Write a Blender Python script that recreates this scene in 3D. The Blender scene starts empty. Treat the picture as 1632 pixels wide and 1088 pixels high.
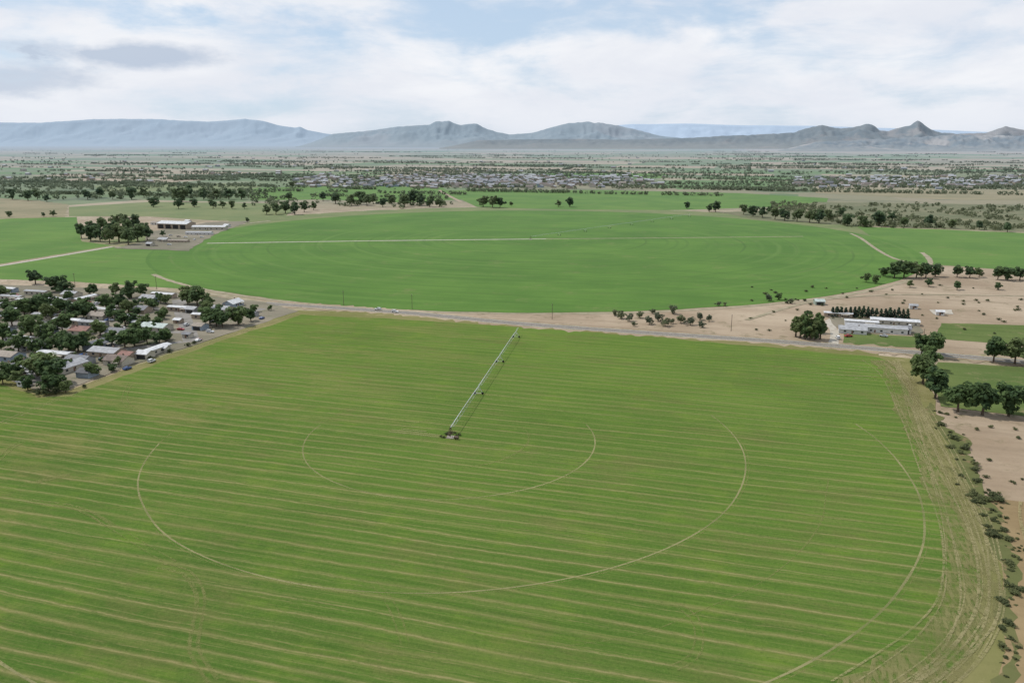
import bpy, math, random
import numpy as np
from mathutils import Vector, noise
random.seed(7); rng=np.random.default_rng(7)
H=110.0; F=1269.0; TH=math.atan(316/1269); CT=math.cos(TH); ST=math.sin(TH); YAW=math.radians(16.6)
CY=math.cos(YAW); SY=math.sin(YAW)
def _xd(x,y):
    v=(544-y)/F; u=(x-816)/F; dn=ST-v*CT
    return H*u/dn, H*(CT+v*ST)/dn, H/dn
PX,PD,_=_xd(718,697)
# survey: bearing/depression measured from the viewpoint -> metres on the ground (origin = irrigation pivot, axes = field grid)
def W(X,D):
    a=X-PX; b=D-PD
    return (a*CY-b*SY, a*SY+b*CY)
def G(x,y):
    X,D,_=_xd(x,y); return W(X,D)
def dep(y): return _xd(0,y)[2]
CAM=W(0,0)
sc=bpy.context.scene; COL=sc.collection
# ------------------------------------------------------------ node helper
class N:
    def __init__(s,t): s.t=t; s.l=t.links
    def new(s,ty,**k):
        n=s.t.nodes.new(ty)
        for a,b in k.items(): setattr(n,a,b)
        return n
    def set(s,i,v):
        if isinstance(v,bpy.types.NodeSocket): s.l.new(v,i)
        elif v is not None:
            if isinstance(v,(tuple,list)) and len(v)==3 and i.type=='RGBA': v=(*v,1)
            i.default_value=v
    def m(s,op,a,b=None,c=None,clamp=False):
        n=s.new('ShaderNodeMath',operation=op,use_clamp=clamp)
        s.set(n.inputs[0],a); s.set(n.inputs[1],b); s.set(n.inputs[2],c); return n.outputs[0]
    def vm(s,op,a,b=None):
        n=s.new('ShaderNodeVectorMath',operation=op); s.set(n.inputs[0],a); s.set(n.inputs[1],b)
        return n.outputs['Value'] if op in('LENGTH','DISTANCE','DOT_PRODUCT') else n.outputs[0]
    def xyz(s,x,y,z=0.0):
        n=s.new('ShaderNodeCombineXYZ'); s.set(n.inputs[0],x); s.set(n.inputs[1],y); s.set(n.inputs[2],z); return n.outputs[0]
    def sep(s,v):
        n=s.new('ShaderNodeSeparateXYZ'); s.set(n.inputs[0],v); return n.outputs
    def noise(s,v,scale,detail=4.0,rough=.55,dist=0.0):
        n=s.new('ShaderNodeTexNoise'); s.set(n.inputs['Vector'],v); n.inputs['Scale'].default_value=scale
        n.inputs['Detail'].default_value=detail; n.inputs['Roughness'].default_value=rough; n.inputs['Distortion'].default_value=dist
        return n.outputs[0]
    def mr(s,v,a,b,c=0.0,d=1.0,smooth=True):
        n=s.new('ShaderNodeMapRange'); n.interpolation_type='SMOOTHSTEP' if smooth else 'LINEAR'
        for i,x in enumerate((v,a,b,c,d)): s.set(n.inputs[i],x)
        return n.outputs[0]
    def mix(s,f,a,b,mode='MIX'):
        n=s.new('ShaderNodeMix',data_type='RGBA',blend_type=mode)
        s.set(n.inputs[0],f); s.set(n.inputs[6],a); s.set(n.inputs[7],b); return n.outputs[2]
    def ramp(s,f,els,const=False):
        n=s.new('ShaderNodeValToRGB'); s.set(n.inputs[0],f); r=n.color_ramp
        if const: r.interpolation='CONSTANT'
        while len(r.elements)<len(els): r.elements.new(.5)
        for e,(p,c) in zip(r.elements,els): e.position=p; e.color=(*c,1)
        return n.outputs[0]
HAZE_TINT=(.28,.335,.40)
def newmat(name):
    m=bpy.data.materials.new(name); m.use_nodes=True; t=m.node_tree
    for n in list(t.nodes): t.nodes.remove(n)
    return m,N(t)
def pos(n): return n.new('ShaderNodeNewGeometry').outputs['Position']
def painted_haze(n,col,L=13000.0,hc=HAZE_TINT):  # aerial haze painted into the base colour by distance from the fixed viewpoint
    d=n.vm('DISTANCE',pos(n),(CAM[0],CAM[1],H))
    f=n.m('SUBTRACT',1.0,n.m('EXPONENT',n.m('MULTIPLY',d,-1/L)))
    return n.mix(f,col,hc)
def finish(n,col,rough=.95,spec=.1,bump=None,bs=.3,bd=.2,metal=0.0,alpha=None,trl=0.0):
    p=n.new('ShaderNodeBsdfPrincipled'); n.set(p.inputs['Base Color'],col); p.inputs['Roughness'].default_value=rough
    p.inputs['Specular IOR Level'].default_value=spec; p.inputs['Metallic'].default_value=metal
    if bump is not None:
        b=n.new('ShaderNodeBump'); b.inputs['Strength'].default_value=bs; b.inputs['Distance'].default_value=bd
        n.set(b.inputs['Height'],bump); n.l.new(b.outputs[0],p.inputs['Normal'])
    o=n.new('ShaderNodeOutputMaterial'); out=p.outputs[0]
    if trl:
        t=n.new('ShaderNodeBsdfTranslucent'); n.set(t.inputs[0],col); mx=n.new('ShaderNodeMixShader'); mx.inputs[0].default_value=trl
        n.l.new(out,mx.inputs[1]); n.l.new(t.outputs[0],mx.inputs[2]); out=mx.outputs[0]
    if alpha is not None:
        t=n.new('ShaderNodeBsdfTransparent'); mx=n.new('ShaderNodeMixShader'); n.set(mx.inputs[0],alpha)
        n.l.new(t.outputs[0],mx.inputs[1]); n.l.new(out,mx.inputs[2]); out=mx.outputs[0]
    n.l.new(out,o.inputs[0])
def simple(name,c1,c2=None,scale=1.0,rough=.85,spec=.2,metal=0.0,hz=False,detail=4):
    m,n=newmat(name); c2=c2 or tuple(x*.75 for x in c1)
    f=n.mr(n.noise(pos(n),scale,detail),.35,.65)
    c=n.mix(f,c2,c1)
    if hz: c=painted_haze(n,c)
    finish(n,c,rough,spec,metal=metal); return m
# ------------------------------------------------------------ materials: land
def m_ground():
    m,n=newmat('ground'); p=pos(n); x,y,_=n.sep(p)
    d=n.vm('DISTANCE',p,(CAM[0],CAM[1],0))
    big=n.noise(p,.004,6); med=n.noise(p,.03,6,.6); fine=n.noise(p,.6,5,.65)
    sand=n.mix(n.mr(med,.35,.65),(.27,.20,.13),(.39,.31,.22))
    sand=n.mix(n.m('MULTIPLY',n.mr(n.noise(p,.25,5,.7),.50,.64),.8),sand,(.15,.135,.07))
    sand=n.mix(n.mr(big,.5,.62),sand,(.22,.20,.10))
    sand=n.mix(n.mr(fine,.5,.75,0,.45),sand,(.16,.13,.08))
    wx=n.m('ADD',x,n.m('MULTIPLY',n.noise(p,.002,2),120)); wy=n.m('ADD',y,n.m('MULTIPLY',n.noise(n.xyz(y,x),.002,2),120))
    def cells(sx,sy,off):
        v=n.new('ShaderNodeTexVoronoi',distance='CHEBYCHEV'); v.inputs['Scale'].default_value=1; v.inputs['Randomness'].default_value=.75
        n.set(v.inputs['Vector'],n.xyz(n.m('MULTIPLY_ADD',wx,1/sx,off),n.m('MULTIPLY_ADD',wy,1/sy,off)))
        return n.sep(v.outputs['Color'])[0]
    c1=cells(620,520,.3); c2=cells(220,200,7.7)
    land=n.ramp(c1,[(0,(.085,.15,.04)),(.16,(.23,.195,.115)),(.3,(.12,.155,.055)),(.42,(.33,.26,.17)),(.56,(.16,.165,.075)),(.68,(.08,.14,.038)),(.76,(.26,.215,.135)),(.88,(.36,.285,.195))],True)
    land2=n.ramp(c2,[(0,(.12,.145,.06)),(.3,(.26,.215,.145)),(.5,(.16,.17,.08)),(.7,(.21,.195,.11)),(.85,(.34,.285,.22))],True)
    land=n.mix(.25,land,land2); land=n.mix(n.mr(med,.35,.7,0,.35),land,(.155,.15,.085))
    dk=n.noise(n.xyz(n.m('MULTIPLY',x,.45),y),.008,7,.72)
    land=n.mix(n.mr(dk,.52,.63,0,.65),land,(.055,.08,.036))
    c=n.mix(n.mr(d,1250,1700),sand,land)
    c=n.mix(n.mr(d,10000,18000),c,(.17,.16,.12))
    finish(n,painted_haze(n,c,13000),bump=fine,bs=.4,bd=.3); return m
def m_near():
    m,n=newmat('alfalfa_stubble'); p=pos(n); x,y,_=n.sep(p)
    big=n.noise(p,.010,5,.6); med=n.noise(p,.055,6,.65); fine=n.noise(p,1.1,6,.75); grain=n.noise(p,3.2,3,.7)
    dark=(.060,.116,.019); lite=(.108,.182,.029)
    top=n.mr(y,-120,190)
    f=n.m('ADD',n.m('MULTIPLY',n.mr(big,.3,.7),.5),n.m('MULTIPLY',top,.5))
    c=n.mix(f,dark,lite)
    c=n.mix(n.mr(med,.48,.72,0,.5),c,(.135,.205,.026))
    pat=n.noise(n.xyz(n.m('MULTIPLY',x,.45),y),.045,7,.75)
    c=n.mix(n.mr(pat,.50,.66,0,.6),c,(.115,.118,.038))
    c=n.mix(n.mr(pat,.40,.26,0,.5),c,(.155,.205,.028))
    leftm=n.m('MAXIMUM',n.mr(x,40,-140),n.mr(y,-70,-190,0,.7))
    c=n.mix(n.m('MULTIPLY',leftm,n.mr(n.noise(n.xyz(n.m('MULTIPLY',x,.3),y,4.0),.06,6,.78),.48,.62,0,.7)),c,(.175,.17,.055))
    st=n.noise(n.xyz(n.m('MULTIPLY',x,.014),n.m('MULTIPLY',y,.6)),1.0,7,.78)
    c=n.mix(n.mr(st,.44,.66,0,.55),c,(.040,.080,.014))
    c=n.mix(n.mr(st,.48,.34,0,.6),c,(.155,.165,.052))
    low=n.mr(y,170,-60)
    wy=n.m('ADD',y,n.m('ADD',n.m('MULTIPLY',n.noise(n.xyz(n.m('MULTIPLY',x,.012),n.m('MULTIPLY',y,.05)),1,4),5.0),n.m('MULTIPLY',n.noise(n.xyz(n.m('MULTIPLY',x,.2),n.m('MULTIPLY',y,.05)),1,3),.9)))
    def stripes(per,w,seed,lo,hi,blo=.34,bhi=.62,soft=.1):
        ph=n.m('DIVIDE',wy,per); fl=n.m('FLOOR',ph); fr=n.m('SUBTRACT',ph,fl)
        tri=n.m('ABSOLUTE',n.m('SUBTRACT',fr,.5))
        ln=n.mr(tri,w,w*soft)
        amp=n.mr(n.noise(n.xyz(n.m('MULTIPLY',x,.008),n.m('MULTIPLY',fl,7.31),seed),1,4,.7),lo,hi)
        br=n.mr(n.noise(n.xyz(n.m('MULTIPLY',x,.26),n.m('MULTIPLY',y,1.3),seed),1,5,.85),blo,bhi)
        return n.m('MULTIPLY',n.m('MULTIPLY',ln,amp),br)
    s0=stripes(6.1,.26,21.1,.28,.6,.2,.55); s1=stripes(6.1,.08,3.1,.32,.6,.33,.58); s2=stripes(2.9,.13,9.7,.38,.60,.36,.60); s3=stripes(1.45,.24,5.5,.36,.66)
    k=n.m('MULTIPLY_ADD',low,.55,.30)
    c=n.mix(n.m('MULTIPLY',n.m('MULTIPLY',s0,k),.6),c,(.18,.165,.062))
    c=n.mix(n.m('MULTIPLY',s3,.45),c,(.155,.155,.055))
    c=n.mix(n.m('MULTIPLY',n.m('MULTIPLY',s2,k),.8),c,(.205,.185,.075))
    c=n.mix(n.m('MULTIPLY',n.m('MULTIPLY',s1,k),.95),c,(.265,.225,.105))
    c=n.mix(n.mr(fine,.5,.78,0,.6),c,(.030,.062,.012))
    c=n.mix(n.mr(fine,.47,.3,0,.45),c,(.145,.19,.045))
    c=n.mix(n.mr(grain,.55,.75,0,.5),c,(.18,.18,.07))
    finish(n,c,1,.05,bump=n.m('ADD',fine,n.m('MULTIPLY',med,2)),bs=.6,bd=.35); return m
def m_crop(name,c1,c2,center=None,hz=True,dry=(.16,.17,.06),dryamt=.25,L=18000.0,dsc=.03):
    m,n=newmat(name); p=pos(n); x,y,_=n.sep(p)
    med=n.noise(p,.012,6,.6); fine=n.noise(p,.35,6,.75)
    c=n.mix(n.mr(med,.32,.68),c1,c2)
    st=n.noise(n.xyz(n.m('MULTIPLY',x,.003),n.m('MULTIPLY',y,.12)),1,5,.65)
    c=n.mix(n.mr(st,.42,.7,0,.5),c,tuple(v*.78 for v in c1))
    c=n.mix(n.mr(n.noise(p,dsc,7,.75),.54,.70,0,dryamt*2),c,dry)
    if center:
        r=n.vm('DISTANCE',p,(center[0],center[1],0)); rr=n.m('ADD',r,n.m('MULTIPLY',n.noise(p,.02,2),3))
        def rings(per,w,lo,hi):
            ph=n.m('DIVIDE',rr,per); fl=n.m('FLOOR',ph); tri=n.m('ABSOLUTE',n.m('SUBTRACT',n.m('SUBTRACT',ph,fl),.5))
            ln=n.mr(tri,w,w*.2); a=n.mr(n.noise(n.vm('ADD',n.vm('MULTIPLY',p,(.004,.004,0)),n.xyz(n.m('MULTIPLY',fl,3.3),0,0)),1,3),lo,hi)
            return n.m('MULTIPLY',ln,a)
        c=n.mix(n.m('MULTIPLY',rings(54,.035,.35,.6),.5),c,(.045,.09,.018))
        c=n.mix(n.m('MULTIPLY',rings(18,.22,.42,.65),.4),c,(.125,.205,.045))
        c=n.mix(n.m('MULTIPLY',rings(11,.25,.42,.65),.35),c,(.055,.115,.022))
        c=n.mix(n.m('MULTIPLY',rings(27,.07,.5,.7),.4),c,(.16,.18,.065))
    c=n.mix(n.mr(fine,.5,.8,0,.4),c,tuple(v*.5 for v in c1))
    if hz: c=painted_haze(n,c,L)
    finish(n,c,1,.05,bump=fine,bs=.4,bd=.3); return m
def m_track(name,c1,c2,lo=.3,hi=.55,sc_=.25,amax=.9,aniso=None,amin=.3):
    m,n=newmat(name); p=pos(n)
    q=n.vm('MULTIPLY',p,aniso) if aniso else p
    a=n.m('MULTIPLY',n.mr(n.noise(p,.03,3,.6),.3,.6,amin,1.0),n.mr(n.noise(q,sc_*4,5,.7),lo,hi))
    c=n.mix(n.noise(p,.7,4),c1,c2)
    finish(n,c,1,.05,alpha=n.m('MULTIPLY',a,amax)); return m
M={}
M['ground']=m_ground(); M['near']=m_near()
# ------------------------------------------------------------ mesh helpers
def mk(name,verts,faces,mats,parent=None,fm=None,smooth=False):
    me=bpy.data.meshes.new(name); me.from_pydata(verts,[],faces)
    for m in (mats if isinstance(mats,list) else [mats]): me.materials.append(m)
    if fm: me.polygons.foreach_set('material_index',fm)
    if smooth: me.polygons.foreach_set('use_smooth',[True]*len(faces))
    me.update(); o=bpy.data.objects.new(name,me); COL.objects.link(o)
    if parent: o.parent=parent
    return o
def struct(o,label=None,cat=None):
    o['kind']='structure'
    if label: o['label']=label
    if cat: o['category']=cat
    return o
ZL=[0.03]
def nextz(step=.005):
    ZL[0]+=step; return ZL[0]
def densify(pts,step,jit):
    out=[]
    for i in range(len(pts)):
        a=pts[i]; b=pts[(i+1)%len(pts)]; L=math.hypot(b[0]-a[0],b[1]-a[1]); k=max(1,min(80,int(L/step)))
        for j in range(k):
            t=j/k; x=a[0]+(b[0]-a[0])*t; y=a[1]+(b[1]-a[1])*t
            q=noise.noise_vector(Vector((x*.06,y*.06,1.7)))+.5*noise.noise_vector(Vector((x*.25,y*.25,4.7)))
            out.append((x+q.x*jit,y+q.y*jit))
    return out
def sheet(name,pts,mat,label,step=6,jit=1.2,world=False,z=None):
    w=pts if world else [G(*p) for p in pts]
    w=densify(w,step,jit); z=z or nextz()
    return struct(mk(name,[(x,y,z) for x,y in w],[list(range(len(w)))],mat),label,name.replace('_',' '))
def smoothline(w,step=3.0):
    out=[]; n_=len(w)
    for i in range(n_-1):
        p0=w[max(i-1,0)];p1=w[i];p2=w[i+1];p3=w[min(i+2,n_-1)]
        k=max(2,min(60,int(math.hypot(p2[0]-p1[0],p2[1]-p1[1])/step)))
        for j in range(k):
            t=j/k
            out.append(tuple(.5*((2*p1[a])+(-p0[a]+p2[a])*t+(2*p0[a]-5*p1[a]+4*p2[a]-p3[a])*t*t+(-p0[a]+3*p1[a]-3*p2[a]+p3[a])*t**3) for a in(0,1)))
    out.append(w[-1]); return out
def strip(name,w,width,mat,label,off=0,jit=.15,smooth=True,wob=0,z=None,wf=.03):
    if smooth: w=smoothline(w)
    z=z or nextz(.004); V=[];Fc=[]
    for i,p in enumerate(w):
        a=w[max(i-1,0)];b=w[min(i+1,len(w)-1)]; dx=b[0]-a[0];dy=b[1]-a[1];L=math.hypot(dx,dy) or 1
        nx,ny=-dy/L,dx/L; o=off+wob*noise.noise(Vector((p[0]*wf,p[1]*wf,off*5)))
        hw=width/2*(1+jit*noise.noise(Vector((p[0]*.2,p[1]*.2,off))))
        V+=[(p[0]+nx*(o-hw),p[1]+ny*(o-hw),z),(p[0]+nx*(o+hw),p[1]+ny*(o+hw),z)]
        if i: k=2*i; Fc.append((k-2,k,k+1,k-1))
    return struct(mk(name,V,Fc,mat),label,name.replace('_',' '))
# ------------------------------------------------------------ ground
R=80000; gv=[];gf=[]
rings_=[0,400,1200,3000,8000,20000,R]
for r in rings_[1:]:
    for k in range(48): a=k*math.tau/48; gv.append((CAM[0]+r*math.cos(a),CAM[1]+r*math.sin(a),0))
gf.append(list(range(48)))
for i in range(len(rings_)-2):
    for k in range(48): gf.append((i*48+k,(i+1)*48+k,(i+1)*48+(k+1)%48,i*48+(k+1)%48))
struct(mk('ground',gv,gf,M['ground']),'dry sandy valley floor with a patchwork of farmland','ground')
C2=W(.20*H,8.5*H); R2=3.76*H
M['crop']=m_crop('irrigated_crop',(.068,.143,.022),(.095,.182,.029),C2)
M['crop2']=m_crop('green_crop',(.080,.158,.028),(.112,.195,.036))
M['fcrop']=m_crop('far_crop',(.085,.155,.04),(.12,.18,.05),L=13000,dryamt=.3)
M['fpast']=m_crop('far_pasture',(.14,.16,.065),(.185,.185,.085),L=13000,dryamt=.4,dry=(.12,.14,.06))
M['ftan']=m_crop('far_fallow',(.27,.215,.14),(.35,.275,.185),L=13000,dryamt=.4,dry=(.20,.18,.11))
M['past']=m_crop('pasture',(.125,.16,.052),(.175,.19,.07),dryamt=.4,dry=(.22,.2,.1),L=13000)
M['dolive']=m_crop('dry_olive_pasture',(.20,.175,.09),(.26,.215,.12),dryamt=.5,dry=(.12,.14,.055),L=13000)
M['dry']=m_crop('dry_grass',(.215,.155,.082),(.30,.225,.125),dryamt=.55,dry=(.13,.115,.05),hz=False,dsc=.12)
M['verge']=m_crop('weedy_verge',(.145,.15,.05),(.205,.185,.08),dryamt=.5,dry=(.26,.22,.115),hz=False,dsc=.1)
M['weed']=m_crop('green_weeds',(.080,.120,.035),(.135,.165,.055),dryamt=.5,dry=(.2,.17,.09),hz=False,dsc=.08)
M['ditch']=m_crop('weedy_ditch',(.095,.11,.04),(.15,.14,.06),dryamt=.55,dry=(.20,.14,.08),hz=False,dsc=.16)
M['scrub']=m_crop('river_scrub',(.115,.125,.06),(.175,.165,.09),dryamt=.5,dry=(.26,.215,.13))
M['sand']=m_crop('bare_dirt',(.255,.188,.122),(.385,.305,.215),dryamt=.5,dry=(.17,.14,.075),L=13000,dsc=.06)
M['yard']=m_crop('yard_dirt',(.16,.145,.10),(.25,.215,.16),dryamt=.55,dry=(.08,.115,.04),dsc=.08)
M['gravel']=simple('gravel',(.44,.40,.33),(.32,.28,.22),.5,hz=True)
M['asph']=simple('asphalt',(.20,.185,.17),(.155,.145,.135),.4,rough=.9)
M['lot']=simple('paved_lot',(.24,.22,.20),(.17,.16,.14),.2,rough=.9)
M['white']=simple('white_road_paint',(.7,.7,.68),(.5,.5,.48),1.5); M['yellow']=simple('yellow_road_paint',(.55,.4,.06),(.4,.3,.06),1.5)
# distant strip fields, aligned with the farm grid
rf=random.Random(21); rects=[]
for i in range(500):
    x,y=G(rf.uniform(-100,1720),rf.uniform(237,300)); s=1+max(0,(y-2500))/3000
    L=rf.uniform(300,800)*s; Dp=rf.uniform(120,330)*s
    if all(abs(x-a)>(L+c)/2 or abs(y-b)>(Dp+d_)/2 for a,b,c,d_ in rects) and y>1750:
        rects.append((x,y,L,Dp))
        if len(rects)>75: break
for i,(x,y,L,Dp) in enumerate(rects):
    mt,lb=rf.choice([('fcrop','green far crop strip'),('fcrop','bright green far hay strip'),('fpast','pale olive far pasture'),('ftan','tan fallow far field'),('ftan','tan stubble far field')])
    sheet('field',[(x-L/2,y-Dp/2),(x+L/2,y-Dp/2),(x+L/2,y+Dp/2),(x-L/2,y+Dp/2)],M[mt],lb,world=True,step=30,jit=4,z=.012+(i%3)*.006)
bk=[(C2[0]+(R2+r_)*math.cos(math.radians(a)),C2[1]+(R2+r_)*math.sin(math.radians(a))) for r_,rg in((75,range(-5,205,5)),(-80,range(200,-10,-5))) for a in rg]
sheet('pasture',bk,M['past'],'olive green grass strip behind the irrigated circle',world=True,jit=8)
sheet('bare_ground',[(560,496),(830,500),(985,497),(1200,482),(1290,462),(1420,425),(1480,425),(1760,425),(1760,575),(1560,565),(1250,540),(830,512),(600,500)],M['sand'],'pale bare sandy lot beside the county road',jit=3)
sheet('bare_ground',[(1494,655),(1632,668),(1800,684),(1800,812),(1650,802),(1560,790)],M['sand'],'patchy bare dirt lot beside the field margin',jit=3)
sheet('field',[(-260,350),(-60,349),(122,346),(130,385),(178,391),(0,421),(-60,431),(-260,462)],M['crop2'],'green irrigated hay field beside the farmyard')
sheet('field',[(-260,466),(-60,432),(0,423),(182,393),(330,380),(440,470),(330,462),(250,458),(120,449),(-60,443),(-260,466)],M['crop2'],'light green crop outside the irrigated circle')
sheet('pasture',[(110,330),(240,322),(420,324),(480,330),(440,352),(350,352),(235,345),(110,345)],M['past'],'olive green pasture with scattered trees')
sheet('field',[(395,300),(560,296),(705,299),(735,318),(640,323),(520,318),(400,319)],M['crop2'],'bright green field beyond the tree row')
sheet('field',[(690,303),(960,303),(1180,308),(1320,316),(1315,328),(1200,331),(1080,335),(900,334),(760,330),(735,318)],M['crop2'],'bright green field behind the irrigated circle')
sheet('river_scrub',[(1300,322),(1450,324),(1800,330),(1800,376),(1500,365),(1365,360),(1200,350),(1150,338),(1230,336)],M['scrub'],'scrubby olive brown brush along the river',jit=6)
sheet('field',[(1365,361),(1500,366),(1800,378),(1800,440),(1600,430),(1480,421),(1420,398)],M['crop2'],'dark green crop field beside sandy land')
sheet('field',[(870,276),(1060,277),(1065,284),(880,285)],M['crop2'],'thin green field next to town')
sheet('field',[(150,296),(350,292),(420,297),(390,304),(160,306)],M['past'],'pale green distant field')
sheet('field',[(1050,290),(1200,287),(1240,300),(1080,302)],M['fcrop'],'pale green distant field')
sheet('pasture',[(0,316),(60,320),(110,326),(105,346),(0,349),(-160,350),(-160,314)],M['dolive'],'dry olive grass next to a green field',jit=6)
sheet('bare_ground',[(1180,236),(1700,239),(1700,247),(1200,243)],M['ftan'],'tan dry ground below the foothills',jit=20)
sheet('bare_ground',[(1290,300),(1632,303),(1800,306),(1800,322),(1500,318),(1300,308)],M['dolive'],'tan dry ground below the far town',jit=8)
sheet('lawn',[(1500,515),(1700,520),(1800,524),(1800,556),(1620,549),(1490,540)],M['weed'],'irrigated weedy lawn beside the farm buildings')
sheet('lawn',[(1345,530),(1480,538),(1500,556),(1345,549)],M['weed'],'green lawn strip in front of the farm buildings')
sheet('pasture',[(1495,577),(1632,585),(1800,596),(1800,680),(1632,663),(1500,648),(1480,600)],M['weed'],'green pasture behind a row of round trees')
sheet('dry_meadow',[(1560,790),(1650,800),(1800,810),(1850,1250),(1540,1250),(1580,1080),(1590,960),(1580,860)],M['dry'],'golden tan dry grass land beside the field margin',jit=3)
cp=[]
for k in range(160):
    a=k*math.tau/160; r=R2*(1+.004*math.sin(3*a))
    cp.append((C2[0]+r*math.cos(a),C2[1]+r*math.sin(a)))
M['path']=simple('dirt_track',(.31,.255,.17),(.22,.19,.11),.15,hz=True)
ringpts=[(C2[0]+(R2+4)*math.cos(a),C2[1]+(R2+4)*math.sin(a)) for a in [math.radians(-126+k) for k in range(128)]]
strip('dirt_path',ringpts,4.5,M['path'],'dirt track running around the irrigated circle',jit=.9,smooth=False)
sheet('field',cp,M['crop'],'large circular irrigated green alfalfa field',world=True,step=20,jit=2)
nf=[(480,502),(640,509),(830,522),(1040,537),(1250,556),(1400,569),(1428,585),(1462,665),(1485,712),(1525,800),(1552,870),(1566,950),(1556,1020),(1520,1088),(1460,1160),(1370,1260),(1200,1400),(-700,1400),(-500,560),(0,611),(60,634),(110,631),(200,597),(340,548)]
sheet('verge',[(1395,566),(1450,571),(1475,600),(1500,668),(1545,770),(1585,880),(1600,960),(1590,1100),(1540,1260),(1380,1300),(1480,1000)],M['verge'],'dry weedy margin along the field edge',jit=2)
sheet('weed_strip',[(1484,640),(1510,668),(1568,760),(1610,860),(1624,960),(1608,1100),(1560,1250),(1530,1250),(1588,1080),(1597,960),(1578,870),(1530,770),(1495,690)],M['ditch'],'rough brown green weedy ditch along the field edge',jit=4.5,step=2.5)
sheet('verge',[(60,640),(0,616),(-60,590),(-60,575),(0,600),(70,628),(110,622),(200,588),(340,541),(470,495),(560,496),(830,513),(1250,546),(1400,558),(1400,574),(830,527),(480,508),(200,604),(110,638)],M['verge'],'dry grass margin between houses and field',jit=1.6,step=4)
sheet('field',nf,M['near'],'green mown hay field with pale windrow stripes',jit=2.5,step=4)
ZF=ZL[0]
# tracks
M['tr']=m_track('wheel_track_soil',(.31,.28,.145),(.23,.22,.095),.24,.50,amax=.82,amin=.4)
M['tr2']=m_track('faint_wheel_track',(.25,.24,.09),(.18,.20,.065),.34,.62,amax=.6)
M['tr3']=m_track('dry_tyre_track',(.34,.295,.155),(.265,.24,.115),.33,.60,amax=.7,amin=.3)
M['worn']=m_track('worn_margin',(.245,.22,.10),(.19,.185,.07),.34,.60,sc_=.25,amax=.75,aniso=(.9,.2,1))
def arc(r,a0,a1,k=90): return [(r*math.cos(math.radians(a0+(a1-a0)*i/k)),r*math.sin(math.radians(a0+(a1-a0)*i/k))) for i in range(k+1)]
def atrack(r,a0,a1,w,m,wob=.5): strip('wheel_track',arc(r,a0,a1),w,m,'pale curved wheel track in the hay field',smooth=False,jit=.5,wob=wob)
atrack(55.2,-178,32,.5,M['tr']); atrack(56.2,-150,-20,.25,M['tr2']); atrack(55.2,32,178,.4,M['tr2'])
atrack(109.5,-160,30,.54,M['tr']); atrack(109.5,-183,-160,.5,M['tr2']); atrack(110.6,-120,20,.3,M['tr2']);
atrack(163,-140,22,.64,M['tr']); atrack(164.2,-100,10,.3,M['tr2'])
atrack(30,-60,40,.5,M['tr2'],1.0); atrack(30.5,-50,30,.4,M['tr2'],1.0); atrack(22,120,170,.5,M['tr2'],1)
atrack(136,-60,0,.4,M['tr2'],3)
def ptrack(pp,w,m,offs=(0,),wob=.3,label='pale tyre track curving through the hay field'):
    for o in offs: strip('wheel_track',[G(*p) for p in pp],w,m,label,off=o,wob=wob,jit=.4)
ptrack([(250,905),(290,915),(312,950),(305,1000),(300,1040),(330,1090)],.5,M['tr2'],(0,.45,2.0,2.4))
ptrack([(590,930),(615,960),(632,1000),(640,1030)],.5,M['tr2'],(0,1.9))
ptrack([(1075,965),(1100,985),(1108,1015),(1098,1045),(1070,1060)],.5,M['tr2'],(0,1.9))
ptrack([(140,820),(220,870),(270,900)],.4,M['tr2'],(0,1.9)); ptrack([(60,770),(90,762),(112,758)],1.6,M['tr2'],(0,1.5)); ptrack([(40,800),(120,812),(170,840)],.8,M['tr2'],(0,1.7))
ptrack([(620,688),(660,692),(700,697)],.7,M['tr'],(0,1.8)); ptrack([(640,684),(680,688)],.6,M['tr'],(0,))
ptrack([(0,735),(25,712),(40,705)],.7,M['tr2'],(0,1.9)); ptrack([(205,610),(195,640),(225,660)],.5,M['tr2'],(0,2))
ptrack([(390,628),(430,630)],.7,M['tr']); ptrack([(530,528),(560,531)],1.4,M['tr3'])
ptrack([(0,674),(60,648),(130,622)],.6,M['tr3'],(0,-2))
edge=[(1410,575),(1438,600),(1462,650),(1492,712),(1528,790),(1552,850),(1566,920),(1562,980),(1525,1040),(1465,1092),(1400,1135)]
ew=[G(*p) for p in edge]
strip('worn_margin',ew,12,M['worn'],'worn strip of dry stubble along the field edge',off=-3,jit=.4,wob=2)
strip('worn_margin',ew,7,M['worn'],'worn strip of dry stubble along the field edge',off=0,jit=.6,wob=2)
for i,o in enumerate([-4.6,-3.9,-3.0,-2.2,-1.4,-.5,.6,1.3,2.4,3.4,5.0,7.2,9.6]):
    strip('wheel_track',ew,random.uniform(.3,.85),M['tr3'],'dry tyre tracks bundled along the field edge',off=-o,wob=3.2,jit=.4,wf=.014)
ptrack([(1425,575),(1436,610),(1450,640),(1470,690)],1.6,M['tr3'],(0,2.5),wob=1)
for yy in (588,592,601,607): ptrack([(1300+random.randint(0,60),yy-4),(1400,yy)],.8,M['tr3'],wob=1)
ptrack([(1626,800),(1636,900),(1650,1100)],.9,M['tr3'],(0,2,5),wob=1.5)
ZT=ZL[0]; ZL[0]=ZF
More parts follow.
